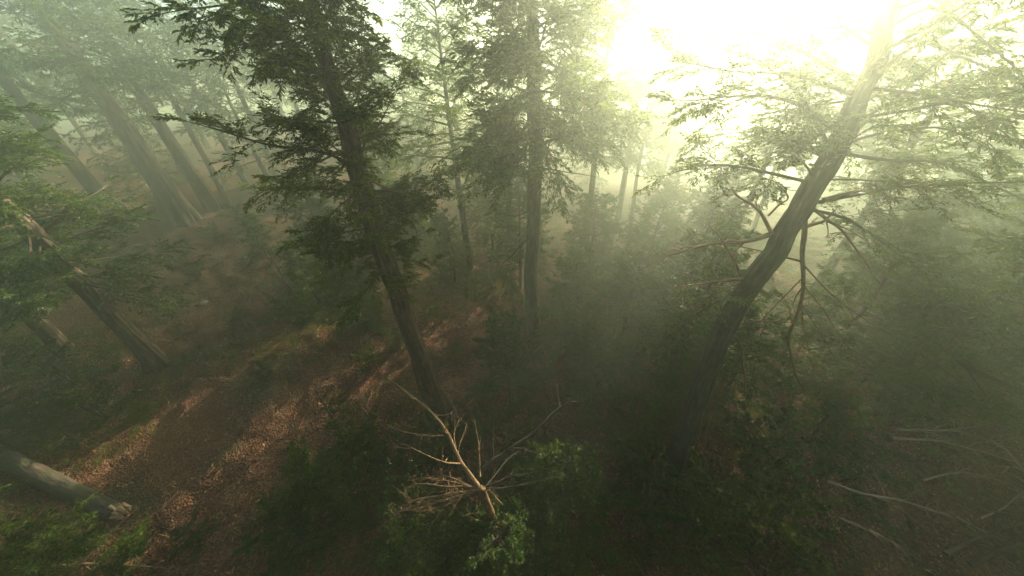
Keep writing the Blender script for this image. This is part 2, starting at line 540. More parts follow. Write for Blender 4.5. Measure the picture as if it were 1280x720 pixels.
# trees that border the lanes of light: position across and along the sun's direction
LANE = {'bushy conifer filling': (-17.8, 10.5), 'bushy conifer behind the gap': (-12.5, 14.5), 'hazy young conifer between the sunlit trunk and the upright': (-12.6, 10.6),
        'young conifer whose foliage wraps': (-12.6, 4.6), 'hazy conifer just right of the upright': (-12.4, 32.5), 'young conifer at the edge of the open': (-16.6, 4.2),
        'paler young conifer': (-17.2, 11.8), 'tall conifer left of the glare': (-6.4, 22.7), 'hazy tree in the light beams': (-4.9, 32), 'pale tree in the beams': (-5.0, 45), 'pale conifer behind the thin dead': (-5.2, 39), 'bushy conifer standing right': (-5.0, 13.6),
        'tall conifer at the left border of the sun': (-3.7, 29.4), 'tall conifer directly behind': (-7.2, 18.7), 'bushy conifer just left of the upright': (-8.4, 12.0)}


def lane(w, s):
    a = R(37.0)
    return at(w * math.cos(a) + s * math.sin(a), -w * math.sin(a) + s * math.cos(a))



def put(tmpl, loc, rz, sc, label, group=None, cat='tree', tilt=(0, 0), name=None):
    if tmpl.name not in used:
        o = tmpl; used.add(tmpl.name)
    else:
        o = copy_tree(tmpl)
    for k_, ws in LANE.items():
        if label.startswith(k_):
            loc = lane(*ws)
    o.location = loc; o.rotation_euler = (tilt[0], tilt[1], rz)
    o.scale = sc if isinstance(sc, tuple) else (sc, sc, sc)
    for key in ('label', 'category', 'group'):
        if key in o: del o[key]
    tag(o, label, cat, group)
    return o


# ---------------------------------------------------------------- the ground
def axis(lo, hi, c, fine, w):
    pts = [c]; x = c; 
    while x < hi:
        x += fine * (1 + max(0, abs(x - c) - w) * .12); pts.append(min(x, hi))
    x = c
    while x > lo:
        x -= fine * (1 + max(0, abs(x - c) - w) * .12); pts.append(max(x, lo))
    return np.unique(np.array(pts))


xs = axis(-160, 160, 0, .13, 15); ys = axis(-60, 160, 9, .13, 10)
X, Y = np.meshgrid(xs, ys, indexing='ij')
gz = height(X, Y) + np.random.default_rng(3).normal(0, .03, X.shape)
nx, ny = X.shape
gb = Buf()
i, j = np.meshgrid(np.arange(nx - 1), np.arange(ny - 1), indexing='ij')
gb.add(np.stack([X, Y, gz], -1), np.stack([i * ny + j, (i + 1) * ny + j, (i + 1) * ny + j + 1, i * ny + j + 1], -1))
tag(gb.build('ground', M['ground']), 'brown forest floor of soil, needles and moss', 'ground', kind='structure')

# litter: dead leaves, needles and twigs over the floor
r = np.random.default_rng(21)
lb = Buf()
n = 90000
rad = 1.5 + 26 * r.random(n) ** .75; ang = r.uniform(-.35, math.pi + .35, n)
lx = rad * np.cos(ang); ly = rad * np.sin(ang) * 1.0
kk = r.random(n) < .25 + .75 * (np.sin(lx * 1.7 + 2 * np.sin(ly * .9)) * np.sin(ly * 1.9 + 1.3 * np.sin(lx)) > -.1)
lx, ly = lx[kk], ly[kk]; n = len(lx)
lz = height(lx, ly) + r.uniform(.005, .05, n)
az = r.uniform(0, 6.28, n)
d = np.stack([np.cos(az), np.sin(az), r.normal(0, .2, n)], -1)
leaves(lb, np.stack([lx, ly, lz], -1), unit(d), unit(UP + r.normal(0, .35, (n, 3))), r.uniform(.03, .1, n) * (1 + 1.2 * (r.random(n) < .12)), r.uniform(.015, .045, n) * (1 + .8 * (r.random(n) < .15)), 0, .2)
n = 9000
rad = 1.5 + 24 * r.random(n) ** .7; ang = r.uniform(-.35, math.pi + .35, n)
lx = rad * np.cos(ang); ly = rad * np.sin(ang); az = r.uniform(0, 6.28, n)
d = unit(np.stack([np.cos(az), np.sin(az), r.normal(.05, .12, n)], -1))
rods(lb, np.stack([lx, ly, height(lx, ly) + .03], -1), d, r.uniform(.15, .9, n), r.uniform(.004, .014, n), 0, r.uniform(0, .04, n), 2)
tag(lb.build('leaf_litter', M['litter'], smooth=False), 'brown dead leaves and thin twigs strewn over the forest floor', 'leaf litter', kind='stuff')

# low green growth in patches
cb = Buf()
n = 8000
rad = 1.5 + 30 * r.random(n) ** .8; ang = r.uniform(-.3, math.pi + .3, n)
cx = rad * np.cos(ang); cy = rad * np.sin(ang)
keep = (np.sin(cx * .55 + 1.2) * np.cos(cy * .48 + .3) + .6 * np.sin(cx * .21 - cy * .33 + 2) + r.normal(0, .35, n) > .15) | (cx > 3) & (r.random(n) < .5)
cx, cy = cx[keep], cy[keep]; n = len(cx)
k = 16
az = r.uniform(0, 6.28, (n, k)); hh = r.uniform(.12, .42, (n, 1)) * r.uniform(.5, 1.2, (n, k))
el = r.uniform(.35, 1.3, (n, k))
d = np.stack([np.cos(az) * np.cos(el), np.sin(az) * np.cos(el), np.sin(el)], -1)
b0 = np.stack([cx, cy, height(cx, cy)], -1)[:, None] + np.stack([np.cos(az), np.sin(az), 0 * az], -1) * .03
# each stem carries a few small leaves
q = 6
g = np.linspace(.25, 1, q)
lbp = b0[:, :, None] + d[:, :, None] * (hh[..., None] * g)[..., None]
ld = unit(d[:, :, None] + r.normal(0, .75, (n, k, q, 3)))
m_ = n * k * q
leaves(cb, lbp.reshape(-1, 3), ld.reshape(-1, 3), unit(UP + r.normal(0, .4, (m_, 3))), r.uniform(.04, .1, m_), r.uniform(.014, .03, m_))
tag(cb.build('ground_cover', M['leaf_young'], smooth=False), 'low green sprigs growing in patches on the forest floor', 'undergrowth', kind='stuff')

hb = Buf()
c0 = G(602, 425)
n = 260
hx = c0[0] + r.normal(0, .75, n); hy = c0[1] + r.normal(0, .9, n); k = 22
az = r.uniform(0, 6.28, (n, k)); el = r.uniform(.4, 1.3, (n, k)); hh = r.uniform(.1, .4, (n, k))
d = np.stack([np.cos(az) * np.cos(el), np.sin(az) * np.cos(el), np.sin(el)], -1)
pp = np.stack([hx, hy, height(hx, hy)], -1)[:, None] + d * hh[..., None]
m_ = n * k
leaves(hb, pp.reshape(-1, 3), unit(d.reshape(-1, 3) + r.normal(0, .5, (m_, 3))), unit(r.normal(0, 1, (m_, 3))), r.uniform(.04, .09, m_), r.uniform(.015, .03, m_))
tag(hb.build('heather', M['heather'], smooth=False), 'dull purple heather patch on the ground behind the central trunks', 'heather', kind='stuff')

# -------------------------------------------------------------- near trees
FOL = dict(tw_per_m=9, tw_len=.6, subs=9, lv=9, ll=.085, lw=.023)
# A: sunlit trunk left of the centre
A0 = G(551, 522)
yA = A0[1]
pa = [A0 - [0, 0, .3], P(523, 440, yA), P(497, 370, yA - .05), P(470, 285, yA - .1), P(441, 180, yA), P(405, 60, yA), P(372, -60, yA), P(345, -190, yA + .2)]
top = pa[-1]
ext = [
    [P(437, 205, yA), P(400, 190, yA - .3), P(350, 185, yA - .6), P(300, 172, yA - .8), P(238, 150, yA - 1.0)],
    [P(440, 240, yA), P(400, 235, yA + .3), P(350, 235, yA + .5), P(318, 240, yA + .7)],
    [P(385, 10, yA), P(330, 0, yA - .5), P(270, 8, yA - .9), P(205, 14, yA - 1.3)],
    [P(395, 40, yA), P(350, 55, yA - .2), P(300, 60, yA - .5), P(262, 72, yA - .6)],
    [P(450, 235, yA), P(480, 240, yA - .2), P(520, 238, yA - .3), P(560, 215, yA - .3)],
]
A, tA, rA = big_tree('conifer_tree', pa, [.40, .26, .22, .20, .165, .12, .08, .03],
    'reddish trunk left of centre with a sunlit right edge and leafy boughs reaching left', 101,
    dict(limbs=92, len=1.75, elev=.1, relief=.09, flare=1.1, wob=.05, extra=[np.array(e) for e in ext], fol=FOL, prof=lambda g: .8 + .3 * g - .65 * g * g, **{'from': .33}), mats=('bark', 'leaf_young'))
r = np.random.default_rng(7)
for path, rr in [([P(447, 215, yA), P(470, 228, yA - .2), P(500, 240, yA - .3), P(520, 239, yA - .35)], .035),
                 ([P(455, 225, yA), P(436, 250, yA - .25), P(440, 268, yA - .3), P(452, 290, yA - .3), P(430, 318, yA - .4)], .04),
                 ([P(480, 250, yA), P(500, 256, yA - .1), P(540, 248, yA - .2)], .025),
                 ([P(505, 345, yA), P(470, 335, yA - .4), P(432, 322, yA - .6)], .02)]:
    dead_branch([np.array(q) for q in path], rr, r, A, M['deadwood'], forks=5, fl=.5, loc=A0 - [0, 0, .3])
# lower drooping foliage boughs round the sunlit trunk come from young trees below it

# B: upright trunk in the middle
B0 = G(664, 425); yB = B0[1]
pb = [B0 - [0, 0, .3], P(664, 350, yB), P(667, 260, yB), P(668, 150, yB), P(667, 50, yB), P(667, -70, yB), P(668, -160, yB)]
Bt, tB, rB = big_tree('conifer_tree', pb, [.38, .27, .25, .22, .17, .10, .03],
    'upright trunk in the middle of the picture with a dense round crown', 202,
    dict(limbs=95, len=3.2, elev=.12, relief=.06, flare=.4, wob=.06, fol=dict(FOL, tw_per_m=7, tw_len=.8, ll=.13, lw=.042), prof=lambda g: .95 - .5 * g, **{'from': .44}), mats=('darkbark', 'leaf'))
for path, rr in [([P(664, 262, yB), P(640, 270, yB - .3), P(600, 258, yB - .5)], .03),
                 ([P(668, 290, yB), P(640, 320, yB - .4), P(628, 330, yB - .5), P(625, 345, yB - .5)], .035),
                 ([P(672, 208, yB), P(705, 215, yB - .2), P(750, 222, yB - .3)], .035),
                 ([P(672, 190, yB), P(690, 180, yB - .2), P(715, 165, yB - .3)], .025),
                 ([P(664, 205, yB), P(645, 190, yB - .2), P(620, 195, yB - .3)], .03)]:
    dead_branch([np.array(q) for q in path], rr, r, Bt, M['darkbark'], forks=4, fl=.5, loc=B0 - [0, 0, .3])

# C: big leaning tree on the right
C0 = G(848, 572); yC = C0[1]
pc = [C0 - [0, 0, .3], P(868, 510, yC + .1), P(897, 435, yC + .3), P(938, 355, yC + .5), P(985, 285, yC + .6), P(1040, 195, yC + .8), P(1080, 105, yC + .9), P(1115, 0, yC + 1.0), P(1160, -160, yC + 1.3), P(1190, -330, yC + 1.6)]
ext = [
    [P(1010, 255, yC + .7), P(1060, 245, yC + .5), P(1120, 235, yC + .3), P(1200, 228, yC + .1), P(1285, 230, yC - .2)],
    [P(1050, 180, yC + .8), P(1110, 165, yC + .7), P(1180, 160, yC + .5), P(1250, 190, yC + .2)],
    [P(1060, 160, yC + .8), P(1120, 120, yC + .9), P(1180, 70, yC + 1.0), P(1240, 20, yC + 1.1)],
    [P(1035, 200, yC + .8), P(990, 170, yC + 1.2), P(930, 165, yC + 1.6), P(870, 175, yC + 1.9)],
    [P(1040, 190, yC + .8), P(1000, 120, yC + 1.0), P(950, 80, yC + 1.2), P(900, 60, yC + 1.4)],
    [P(930, 370, yC + .5), P(900, 375, yC + .2), P(862, 400, yC + .1), P(840, 430, yC)],
    [P(1095, 60, yC + 1.0), P(1150, 50, yC + 1.1), P(1210, 75, yC + 1.1), P(1290, 110, yC + 1.0)],
    [P(1100, 40, yC + 1.0), P(1170, 10, yC + .6), P(1240, 60, yC + .2), P(1300, 120, yC - .1)],
    [P(1045, 190, yC + .8), P(1110, 200, yC + 1.2), P(1180, 205, yC + 1.6), P(1260, 240, yC + 1.9), P(1320, 270, yC + 2)],
    [P(1060, 150, yC + .8), P(1130, 140, yC + .4), P(1200, 130, yC - .1), P(1290, 190, yC - .5)],
    [P(1075, 110, yC + .9), P(1010, 70, yC + 1.3), P(930, 40, yC + 1.7), P(860, 30, yC + 2.0)],
    [P(1070, 120, yC + .9), P(1000, 95, yC + .6), P(920, 90, yC + .4), P(850, 75, yC + .2)],
    [P(1095, 60, yC + 1.0), P(1030, 20, yC + 1.2), P(960, 5, yC + 1.4)],
    [P(1020, 230, yC + .8), P(960, 215, yC + .5), P(900, 205, yC + .2), P(845, 215, yC)],
    [P(1050, 170, yC + .8), P(1000, 130, yC + .4), P(930, 120, yC + .1), P(850, 130, yC - .2)],
    [P(1005, 260, yC + .7), P(1060, 275, yC + .9), P(1110, 310, yC + 1.1), P(1140, 330, yC + 1.2)],
]
Ct, tC, rC = big_tree('conifer_tree', pc, [.29, .25, .225, .205, .185, .17, .13, .10, .06, .02],
    'large trunk on the right leaning right towards the sun glare, with many bare dead branches', 303,
    dict(limbs=26, len=2.3, elev=.1, relief=.075, flare=.6, wob=.04, n=110, k=48, extra=[np.array(e) for e in ext], fol=dict(FOL, tw_per_m=6.5), prof=lambda g: .7 + .5 * g - .8 * g * g, **{'from': .50}), mats=('darkbark', 'leaf'))
cd = [
    ([(962, 293), (930, 302), (890, 306), (850, 316), (828, 322)], 0, .045, 7),
    ([(965, 292), (950, 265), (930, 250), (915, 240)], .1, .035, 5),
    ([(925, 345), (915, 320), (900, 295), (888, 285)], -.2, .025, 5),
    ([(930, 348), (900, 350), (870, 355), (845, 358)], -.3, .03, 6),
    ([(928, 352), (905, 362), (880, 378), (862, 390)], -.2, .022, 5),
    ([(998, 285), (1020, 280), (1032, 275), (1045, 262)], -.2, .04, 5),
    ([(1018, 262), (1040, 280), (1065, 305), (1088, 338)], -.3, .03, 5),
    ([(1005, 268), (1003, 310), (1004, 350), (1000, 385), (988, 425), (992, 460), (1008, 492)], -.5, .045, 12),
    ([(935, 400), (970, 402), (1005, 404)], -.3, .02, 3),
    ([(905, 395), (895, 375), (885, 365)], -.2, .02, 3),
    ([(918, 415), (928, 440), (931, 500), (933, 560)], -.4, .024, 8),
    ([(880, 490), (883, 515), (882, 545), (888, 585)], -.4, .022, 9),
    ([(870, 510), (845, 530), (820, 545)], -.3, .02, 5),
    ([(960, 270), (975, 255), (985, 245), (965, 225)], 0, .02, 3),
    ([(1030, 250), (1075, 240), (1120, 232), (1170, 226)], 0, .045, 6),
    ([(1060, 120), (1090, 80), (1110, 50), (1130, 5)], .2, .04, 5),
    ([(1100, 90), (1140, 60), (1180, 45), (1225, 5)], .2, .03, 5),
]
for pxs, dy, rr, fk in cd:
    n_ = len(pxs)
    path = [np.array(P(u, v, yC + .55 + dy * (k_ / (n_ - 1)))) for k_, (u, v) in enumerate(pxs)]
    dead_branch(path, rr * 1.1, r, Ct, M['deadwood'], tip=.3, forks=fk + 3, fl=.5, loc=C0 - [0, 0, .3])

# D: dead forked snag in front, below the camera
zD = 4.6
D1 = Z(603, 612, zD); D0 = at(D1[0] + .05, D1[1] - .1, -.2)
D = empty('dead_tree', D0, 'dead forked snag in front with two long bare arms and a sunlit left arm', 'dead tree')
tb = Buf()
tp = spline([D0, D0 * .5 + D1 * .5 + [.1, .05, 0], D1 - [0, 0, .25], D1 + [0.0, .05, .05]], 30, .03, r)
tb.tube(tp, .11 * (1 - .6 * np.linspace(0, 1, 30)), 16, relief=.06, flare=.4, seed=4)
tb.build('trunk', M['deadwood'], D, D0)


def arm(pxs, z0, z1, rr, fk, mat='deadwood'):
    n_ = len(pxs)
    path = [np.array(Z(u, v, z0 + (z1 - z0) * k_ / (n_ - 1))) for k_, (u, v) in enumerate(pxs)]
    dead_branch(path, rr, r, D, M[mat], 'arm', forks=fk, fl=.42, loc=D0, k=8, tip=.3)


arm([(598, 608), (582, 588), (568, 560), (555, 535), (532, 510), (505, 488), (480, 468)], zD, zD + 1.2, .042, 10)
arm([(600, 592), (612, 578), (640, 560), (668, 538), (700, 510), (716, 502)], zD - .1, zD + .5, .044, 10, 'darkbark')
for k_ in range(9):
    u0, v0 = 470 + r.uniform(0, 130), 600 + r.uniform(0, 50)
    arm([(600, 612), ((600 + u0) / 2 + r.uniform(-12, 12), (612 + v0) / 2 + r.uniform(-12, 12)), (u0, v0)], zD - .15, zD - r.uniform(.2, 1.1), .012, 9)
for k_ in range(4):
    u0, v0 = 620 + r.uniform(0, 80), 560 + r.uniform(0, 70)
    arm([(606, 610), ((606 + u0) / 2 + r.uniform(-9, 9), (610 + v0) / 2 + r.uniform(-9, 9)), (u0, v0)], zD - .15, zD - r.uniform(-.1, .7), .012, 8, 'darkbark')
arm([(555, 545), (530, 543), (505, 540), (484, 532)], zD + .5, zD + .7, .018, 6)
arm([(604, 612), (560, 618), (520, 625), (500, 640), (472, 662)], zD - .1, zD - .8, .022, 14)
arm([(604, 610), (570, 608), (540, 606), (515, 605)], zD, zD - .1, .02, 8)
arm([(610, 612), (620, 622), (628, 632)], zD, zD - .2, .03, 5)
arm([(600, 596), (599, 560), (596, 540), (592, 520)], zD, zD + .6, .016, 5)
arm([(617, 575), (615, 540), (618, 508)], zD, zD + .7, .016, 4, 'darkbark')
arm([(560, 618), (548, 645), (530, 665)], zD - .3, zD - .9, .014, 3)

# F: trunk leaning into the picture on the left, H: the one at the left edge
F0 = G(200, 460); yF = F0[1]
pf = [F0 - [0, 0, .3], P(150, 405, yF), P(80, 335, yF - .05), P(20, 272, yF - .1), P(-60, 190, yF), P(-160, 90, yF), P(-260, 0, yF)]
Ft, tF, rF = big_tree('conifer_tree', pf, [.36, .27, .25, .22, .17, .1, .03],
    'grey-brown trunk on the left standing clear of the slope above the sunlit streaks', 404,
    dict(limbs=72, len=3.0, elev=.02, relief=.08, flare=.9, wob=.05, fol=dict(FOL, ll=.12, lw=.034, tw_per_m=6, tw_len=.75), prof=lambda g: 1.0 - .6 * g, **{'from': .28}), mats=('bark', 'leaf_yew'))
dead_branch([P(112, 352, yF), P(135, 358, yF - .1), P(150, 362, yF - .1)], .03, r, Ft, M['darkbark'], forks=2, loc=F0 - [0, 0, .3])

H0 = G(82, 438); yH = H0[1]
ph = [H0 - [0, 0, .3], P(40, 397, yH), P(0, 362, yH), P(-80, 290, yH), P(-180, 200, yH), P(-300, 95, yH)]
Ht, tH, rH = big_tree('conifer_tree', ph, [.34, .26, .24, .19, .12, .03],
    'trunk cut by the left edge, its bark caught by a patch of orange sun', 505,
    dict(limbs=60, len=2.8, elev=.02, relief=.07, flare=.3, wob=.04, fol=dict(FOL, ll=.12, lw=.034, tw_per_m=6, tw_len=.75), **{'from': .3}), mats=('bark', 'leaf_yew'))

# --------------------------------------------------- young trees and shrubs
fy = dict(tw_per_m=11, tw_len=.5, subs=8, lv=8, ll=.08, lw=.022)
YA = small_tree('young_conifer', 4.6, 11, 1.5, 52, dict(fy), r0=.07, prof=lambda g: 1 - .75 * g)
YB = small_tree('young_conifer', 3.6, 12, 1.5, 44, dict(fy, ll=.085), mats=('darkbark', 'leaf'), r0=.06, prof=lambda g: .9 - .55 * g)
YC = small_tree('young_conifer', 6.4, 13, 1.7, 64, dict(fy, ll=.09, lw=.026), mats=('bark', 'leaf'), r0=.09, prof=lambda g: 1 - .7 * g, bare=.05)
SA = small_tree('shrub', 1.5, 14, 1.0, 26, dict(fy, tw_len=.32, ll=.06), mats=('darkbark', 'leaf_yew'), r0=.03, from_=.08, stems=3, prof=lambda g: 1 - .4 * g)
SB = small_tree('shrub', 1.2, 15, .9, 26, dict(fy, tw_len=.3, ll=.09, lw=.045, lv=6), mats=('darkbark', 'leaf_young'), r0=.025, from_=.05, stems=4, prof=lambda g: 1 - .3 * g)

MA = small_tree('bushy_conifer', 9.5, 16, 2.5, 90, dict(fy, tw_len=.7, tw_per_m=7, ll=.12, lw=.036), mats=('darkbark', 'leaf'), r0=.14, from_=.10, prof=lambda g: 1 - .6 * g)
MB_ = small_tree('bushy_conifer', 8.0, 17, 2.2, 74, dict(fy, tw_len=.65, tw_per_m=7, ll=.11, lw=.034), mats=('bark', 'leaf_yew'), r0=.12, from_=.16, prof=lambda g: .95 - .5 * g)
young = [  # u, v of the foot, template, scale, label
    (470, 415, YC, .8, 'young conifer whose foliage wraps the foot of the sunlit trunk from the left'),
    (395, 395, YB, 1.1, 'young conifer at the edge of the open slope, left of the sunlit trunk'),
    (560, 360, YC, .85, 'hazy young conifer between the sunlit trunk and the upright middle trunk'),
    (520, 330, YA, 1.3, 'paler young conifer farther back between the sunlit and middle trunks'),
    (640, 500, YA, 1.0, 'young conifer just below the foot of the upright middle trunk'),
    (700, 440, YC, .9, 'tall young conifer right of the upright middle trunk'),
    (740, 500, YA, .85, 'dark young conifer right of the snag arm that points right'),
    (775, 430, YB, 1.5, 'young conifer in the beam of light between middle trunk and leaning trunk'),
    (815, 470, YC, 1.1, 'young conifer touching the left side of the leaning trunk'),
    (840, 390, YA, 1.4, 'pale young conifer in the glow behind the leaning trunk'),
    (905, 490, YB, 1.0, 'leafy young conifer growing against the right side of the leaning trunk foot'),
    (1010, 450, YC, 1.0, 'young conifer right of the hanging dead branch'),
    (1075, 480, YA, 1.15, 'young conifer farther right of the hanging dead branch'),
    (1140, 500, YC, 1.2, 'dark dense young conifer above the brush of fallen branches'),
    (1240, 450, YC, 1.3, 'young conifer at the right edge with orange sun on its tips'),
    (700, 640, YB, 1.0, 'young conifer right of the snag trunk near the bottom edge'),
    (540, 690, YB, .95, 'young conifer under the left twigs of the snag at the bottom edge'),
    (630, 725, YA, .85, 'young conifer straight below the snag fork at the bottom edge'),
    (430, 640, YB, .85, 'small young conifer left of the snag on the brown slope'),
    (20, 560, YA, 1.2, 'dark young conifer by the left edge behind the broken log'),
    (30, 470, YC, 1.1, 'dark young conifer at the left edge below the sunlit bark'),
    (60, 390, YC, 1.2, 'hazy young conifer between the two left trunks'),
    (340, 330, YA, .9, 'small hazy conifer on the slope below the giant trunks'),
    (1000, 560, YB, .7, 'low dark conifer between the leaning trunk and the brush'),
]
GY = 'young conifers growing under the tall trees'
for i_, (u, v, t, s, lab) in enumerate(young):
    p = G(u, v)
    put(t, p, i_ * 1.9, s * random.uniform(.93, 1.07), lab, GY, 'young tree', (random.uniform(-.06, .06), random.uniform(-.06, .06)))
# bottom left: top of a young tree close below the camera
p = Z(-40, 705, 3.0)
put(YC, at(p[0], p[1]), 2.2, .95, 'dark leafy tree top in the bottom left corner', GY, 'young tree')

middle = [
    (487, 338, MA, 1.0, 'bushy conifer filling the space just right of the sunlit trunk'),
    (570, 312, MB_, .85, 'bushy conifer behind the gap between sunlit and middle trunks'),
    (425, 345, MB_, .85, 'bushy conifer left of the sunlit trunk at the edge of the open slope'),
    (735, 372, MB_, .8, 'bushy conifer standing right of the upright middle trunk'),
    (800, 380, MA, .7, 'bushy conifer in the light beams left of the bare dead branches'),
    (868, 345, MB_, .8, 'pale bushy conifer seen behind the bare dead branches'),
    (1060, 395, MB_, .8, 'bushy conifer behind the long drooping dead branch'),
    (1160, 400, MA, .85, 'dark bushy conifer beneath the right boughs'),
    (1255, 395, MB_, 1.0, 'dark bushy conifer cut by the right edge'),
    (600, 345, MB_, .9, 'bushy conifer just left of the upright middle trunk'),
    (1215, 480, MB_, .7, 'dark bushy conifer directly above the brush of fallen branches'),
    (1120, 455, MB_, .6, 'short bushy conifer right of the drooping dead branch'),
    (45, 330, MA, .95, 'dim bushy conifer on the slope by the left edge'),
]
for i_, (u, v, t, s, lab) in enumerate(middle):
    put(t, G(u, v), i_ * 2.1, s, lab, 'bushy conifers of middle height', 'tree')

shrubs = [
    (545, 400, SB, .7, 'shrub on the lit ground right of the sunlit trunk'),
    (592, 376, SA, .8, 'shrub beyond the purple heather, left of the upright middle trunk'),
    (500, 432, SA, .6, 'shrub hard against the left of the sunlit trunk foot'),
    (462, 452, SB, .6, 'shrub a step left of the sunlit trunk foot'),
    (570, 450, SB, .6, 'shrub between the sunlit trunk foot and the heather'),
    (425, 520, SA, .5, 'little shrub beside the upper end of the thin bare sapling'),
    (230, 420, SA, .6, 'small scrubby shrub on the open slope right of the clear-standing trunk foot'),
    (300, 400, SB, .5, 'tiny shrub in the middle of the open slope'),
    (330, 470, SA, .45, 'tiny dark shrub between the upper two sunlit streaks'),
    (180, 520, SB, .5, 'tiny shrub above the longest sunlit streak'),
    (350, 640, SB, .55, 'small shrub on the slope right of the lowest sunlit streak'),
    (250, 680, SA, .5, 'small shrub at the bottom left below the sunlit streaks'),
    (90, 560, SA, .6, 'small shrub behind the fallen log'),
    (420, 600, SA, .5, 'small shrub on brown ground left of the pale twigs'),
    (270, 300, SB, .9, 'hazy shrub between the giant trunks and the open slope'),
    (250, 345, SA, 1.2, 'low shrub on the slope beside the pale stone'),
    (130, 520, SB, 1.2, 'low shrub left of the sunlit streaks'),
    (90, 480, SA, 1.3, 'dark shrub between the left edge and the clear-standing trunk'),
    (390, 690, SA, 1.1, 'dark shrub at the bottom edge left of the snag'),
    (460, 560, SB, 1.0, 'shrub left of the snag twigs beside the thin bare sapling'),
    (505, 600, SA, 1.0, 'shrub under the tangle of pale twigs left of the snag'),
    (660, 590, SB, 1.1, 'green shrub under the right arm of the snag'),
    (790, 560, SB, 1.1, 'shrub between the snag and the leaning trunk'),
    (810, 630, SA, 1.3, 'dark shrub below the foot of the leaning trunk'),
    (880, 640, SB, 1.1, 'dark shrub right below the leaning trunk foot at the bottom'),
    (940, 590, SA, 1.2, 'shrub under the thin hanging branches of the leaning tree'),
    (960, 670, SB, 1.2, 'dark shrub at the bottom edge, right of the leaning trunk'),
    (1050, 600, SA, 1.1, 'shrub at the left end of the fallen branches'),
    (555, 560, SB, .8, 'small bright shrub between the arms of the snag'),
    (600, 545, SA, .9, 'shrub behind the fork of the snag'),
    (375, 400, SB, 1.1, 'shrub at the upper end of the longest sunlit streak'),
    (160, 340, SA, 1.2, 'hazy shrub uphill of the clear-standing left trunk'),
    (310, 290, SA, 1.4, 'hazy shrub at the feet of the giant trunks'),
]
for i_, (u, v, t, s, lab) in enumerate(shrubs):
    put(t, G(u, v), i_ * 2.3, s * random.uniform(.9, 1.1), lab, 'low shrubs on the forest floor', 'shrub')


# bare saplings
def sapling(pxs, rr, label, z_top):
    b0 = G(*pxs[0]); t1 = Z(pxs[1][0], pxs[1][1], z_top)
    o = empty('bare_sapling', b0, label, 'sapling', 'thin bare saplings')
    sb = Buf(); pp = spline([b0 - [0, 0, .1], b0 * .5 + t1 * .5 + r.normal(0, .05, 3), t1], 16, .02, r)
    sb.tube(pp, rr * (1 - .75 * np.linspace(0, 1, 16)), 8); sb.build('stem', M['darkbark'], o, b0)
    for k_ in range(5):
        q = trunk_at(pp, .4 + .11 * k_)
        dead_branch([q, q + r.normal(0, .12, 3) + [0, 0, .1], q + r.normal(0, .25, 3) + [0, 0, .25]], rr * .35, r, o, M['darkbark'], 'twig', forks=2, loc=b0)


sapling([(432, 557), (388, 480)], .05, 'thin bare sapling standing on the brown slope left of the sunlit trunk foot', 2.1)
sapling([(366, 368), (332, 312)], .05, 'thin bare sapling on the hazy slope left of the sunlit trunk', 2.6)


# logs and fallen branches
def on_ground(pxs, lift):
    return [G(u, v) + [0, 0, l] for (u, v), l in zip(pxs, lift)]


lp = on_ground([(18, 578), (70, 604), (118, 628), (152, 643)], [.3, .22, .2, .22])
lo = empty('fallen_log', lp[0], 'fallen log at lower left with a broken end lit orange by the sun', 'log')
b1 = Buf(); pl = spline(lp, 40); b1.tube(pl, np.linspace(.23, .19, 40), 24, relief=.07, seed=9)
b1.build('log_stem', M['darkbark'], lo, lp[0])
b2 = Buf(); e = pl[-1]; dd = unit(pl[-1] - pl[-4]); s1 = unit(np.cross(dd, UP))
for k_ in range(46):
    a = r.uniform(0, 6.28); q = r.uniform(0, .21)
    st_ = e - dd * .12 + (s1 * math.cos(a) + UP * math.sin(a)) * q
    l_ = r.uniform(.18, .48)
    b2.tube(np.array([st_, st_ + dd * l_ * .6, st_ + dd * l_ + r.normal(0, .02, 3)]), [.05, .035, .004], 4, cap=False)
b2.build('splintered_end', M['brokenwood'], lo, lp[0], smooth=False)


def fallen(pxs, lift, rr, label, forks=6, mat='deadwood', fl=.45):
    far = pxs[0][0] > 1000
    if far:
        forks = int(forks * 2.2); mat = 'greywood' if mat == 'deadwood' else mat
    pth = on_ground(pxs, [l + (.8 if far else 0) for l in lift])
    o = dead_branch(pth, rr * (1.1 if far else 1.1), r, None, M[mat], 'fallen_branch', forks=forks, fl=fl, loc=pth[0], tip=.25)
    o.location = pth[0]
    tag(o, label, 'fallen branch', 'bare fallen branches on the ground')


fallen([(50, 712), (110, 708), (160, 709), (215, 712)], [.1, .2, .15, .1], .04, 'bare fallen branch along the bottom edge in the lower left corner')
fallen([(105, 685), (140, 668), (165, 660)], [.05, .15, .1], .025, 'short bare stick below the fallen log at lower left', 3)
fallen([(35, 500), (50, 507), (66, 522)], [.1, .25, .1], .03, 'short bare stick near the left edge above the fallen log', 3)
fallen([(80, 540), (100, 552), (120, 566)], [.05, .1, .08], .035, 'dull grey stick on the slope above the fallen log', 3)
fallen([(1080, 575), (1120, 580), (1165, 590), (1205, 604), (1240, 612)], [.5, .6, .6, .6, .5], .04, 'long pale branch running along the top of the right-hand brush', 8)
fallen([(1268, 664), (1240, 640), (1215, 615), (1195, 596), (1180, 585)], [.5, .6, .7, .8, .8], .05, 'thick branch slanting up through the right-hand brush', 8)
fallen([(1010, 622), (1050, 642), (1095, 653), (1140, 668), (1150, 672)], [.2, .4, .5, .4, .3], .035, 'long bare branch left of the brush pointing towards the leaning trunk', 8)
fallen([(1115, 624), (1150, 617), (1190, 624), (1215, 634)], [.4, .5, .5, .4], .028, 'bare branch in the middle of the brush below the long pale one', 7)
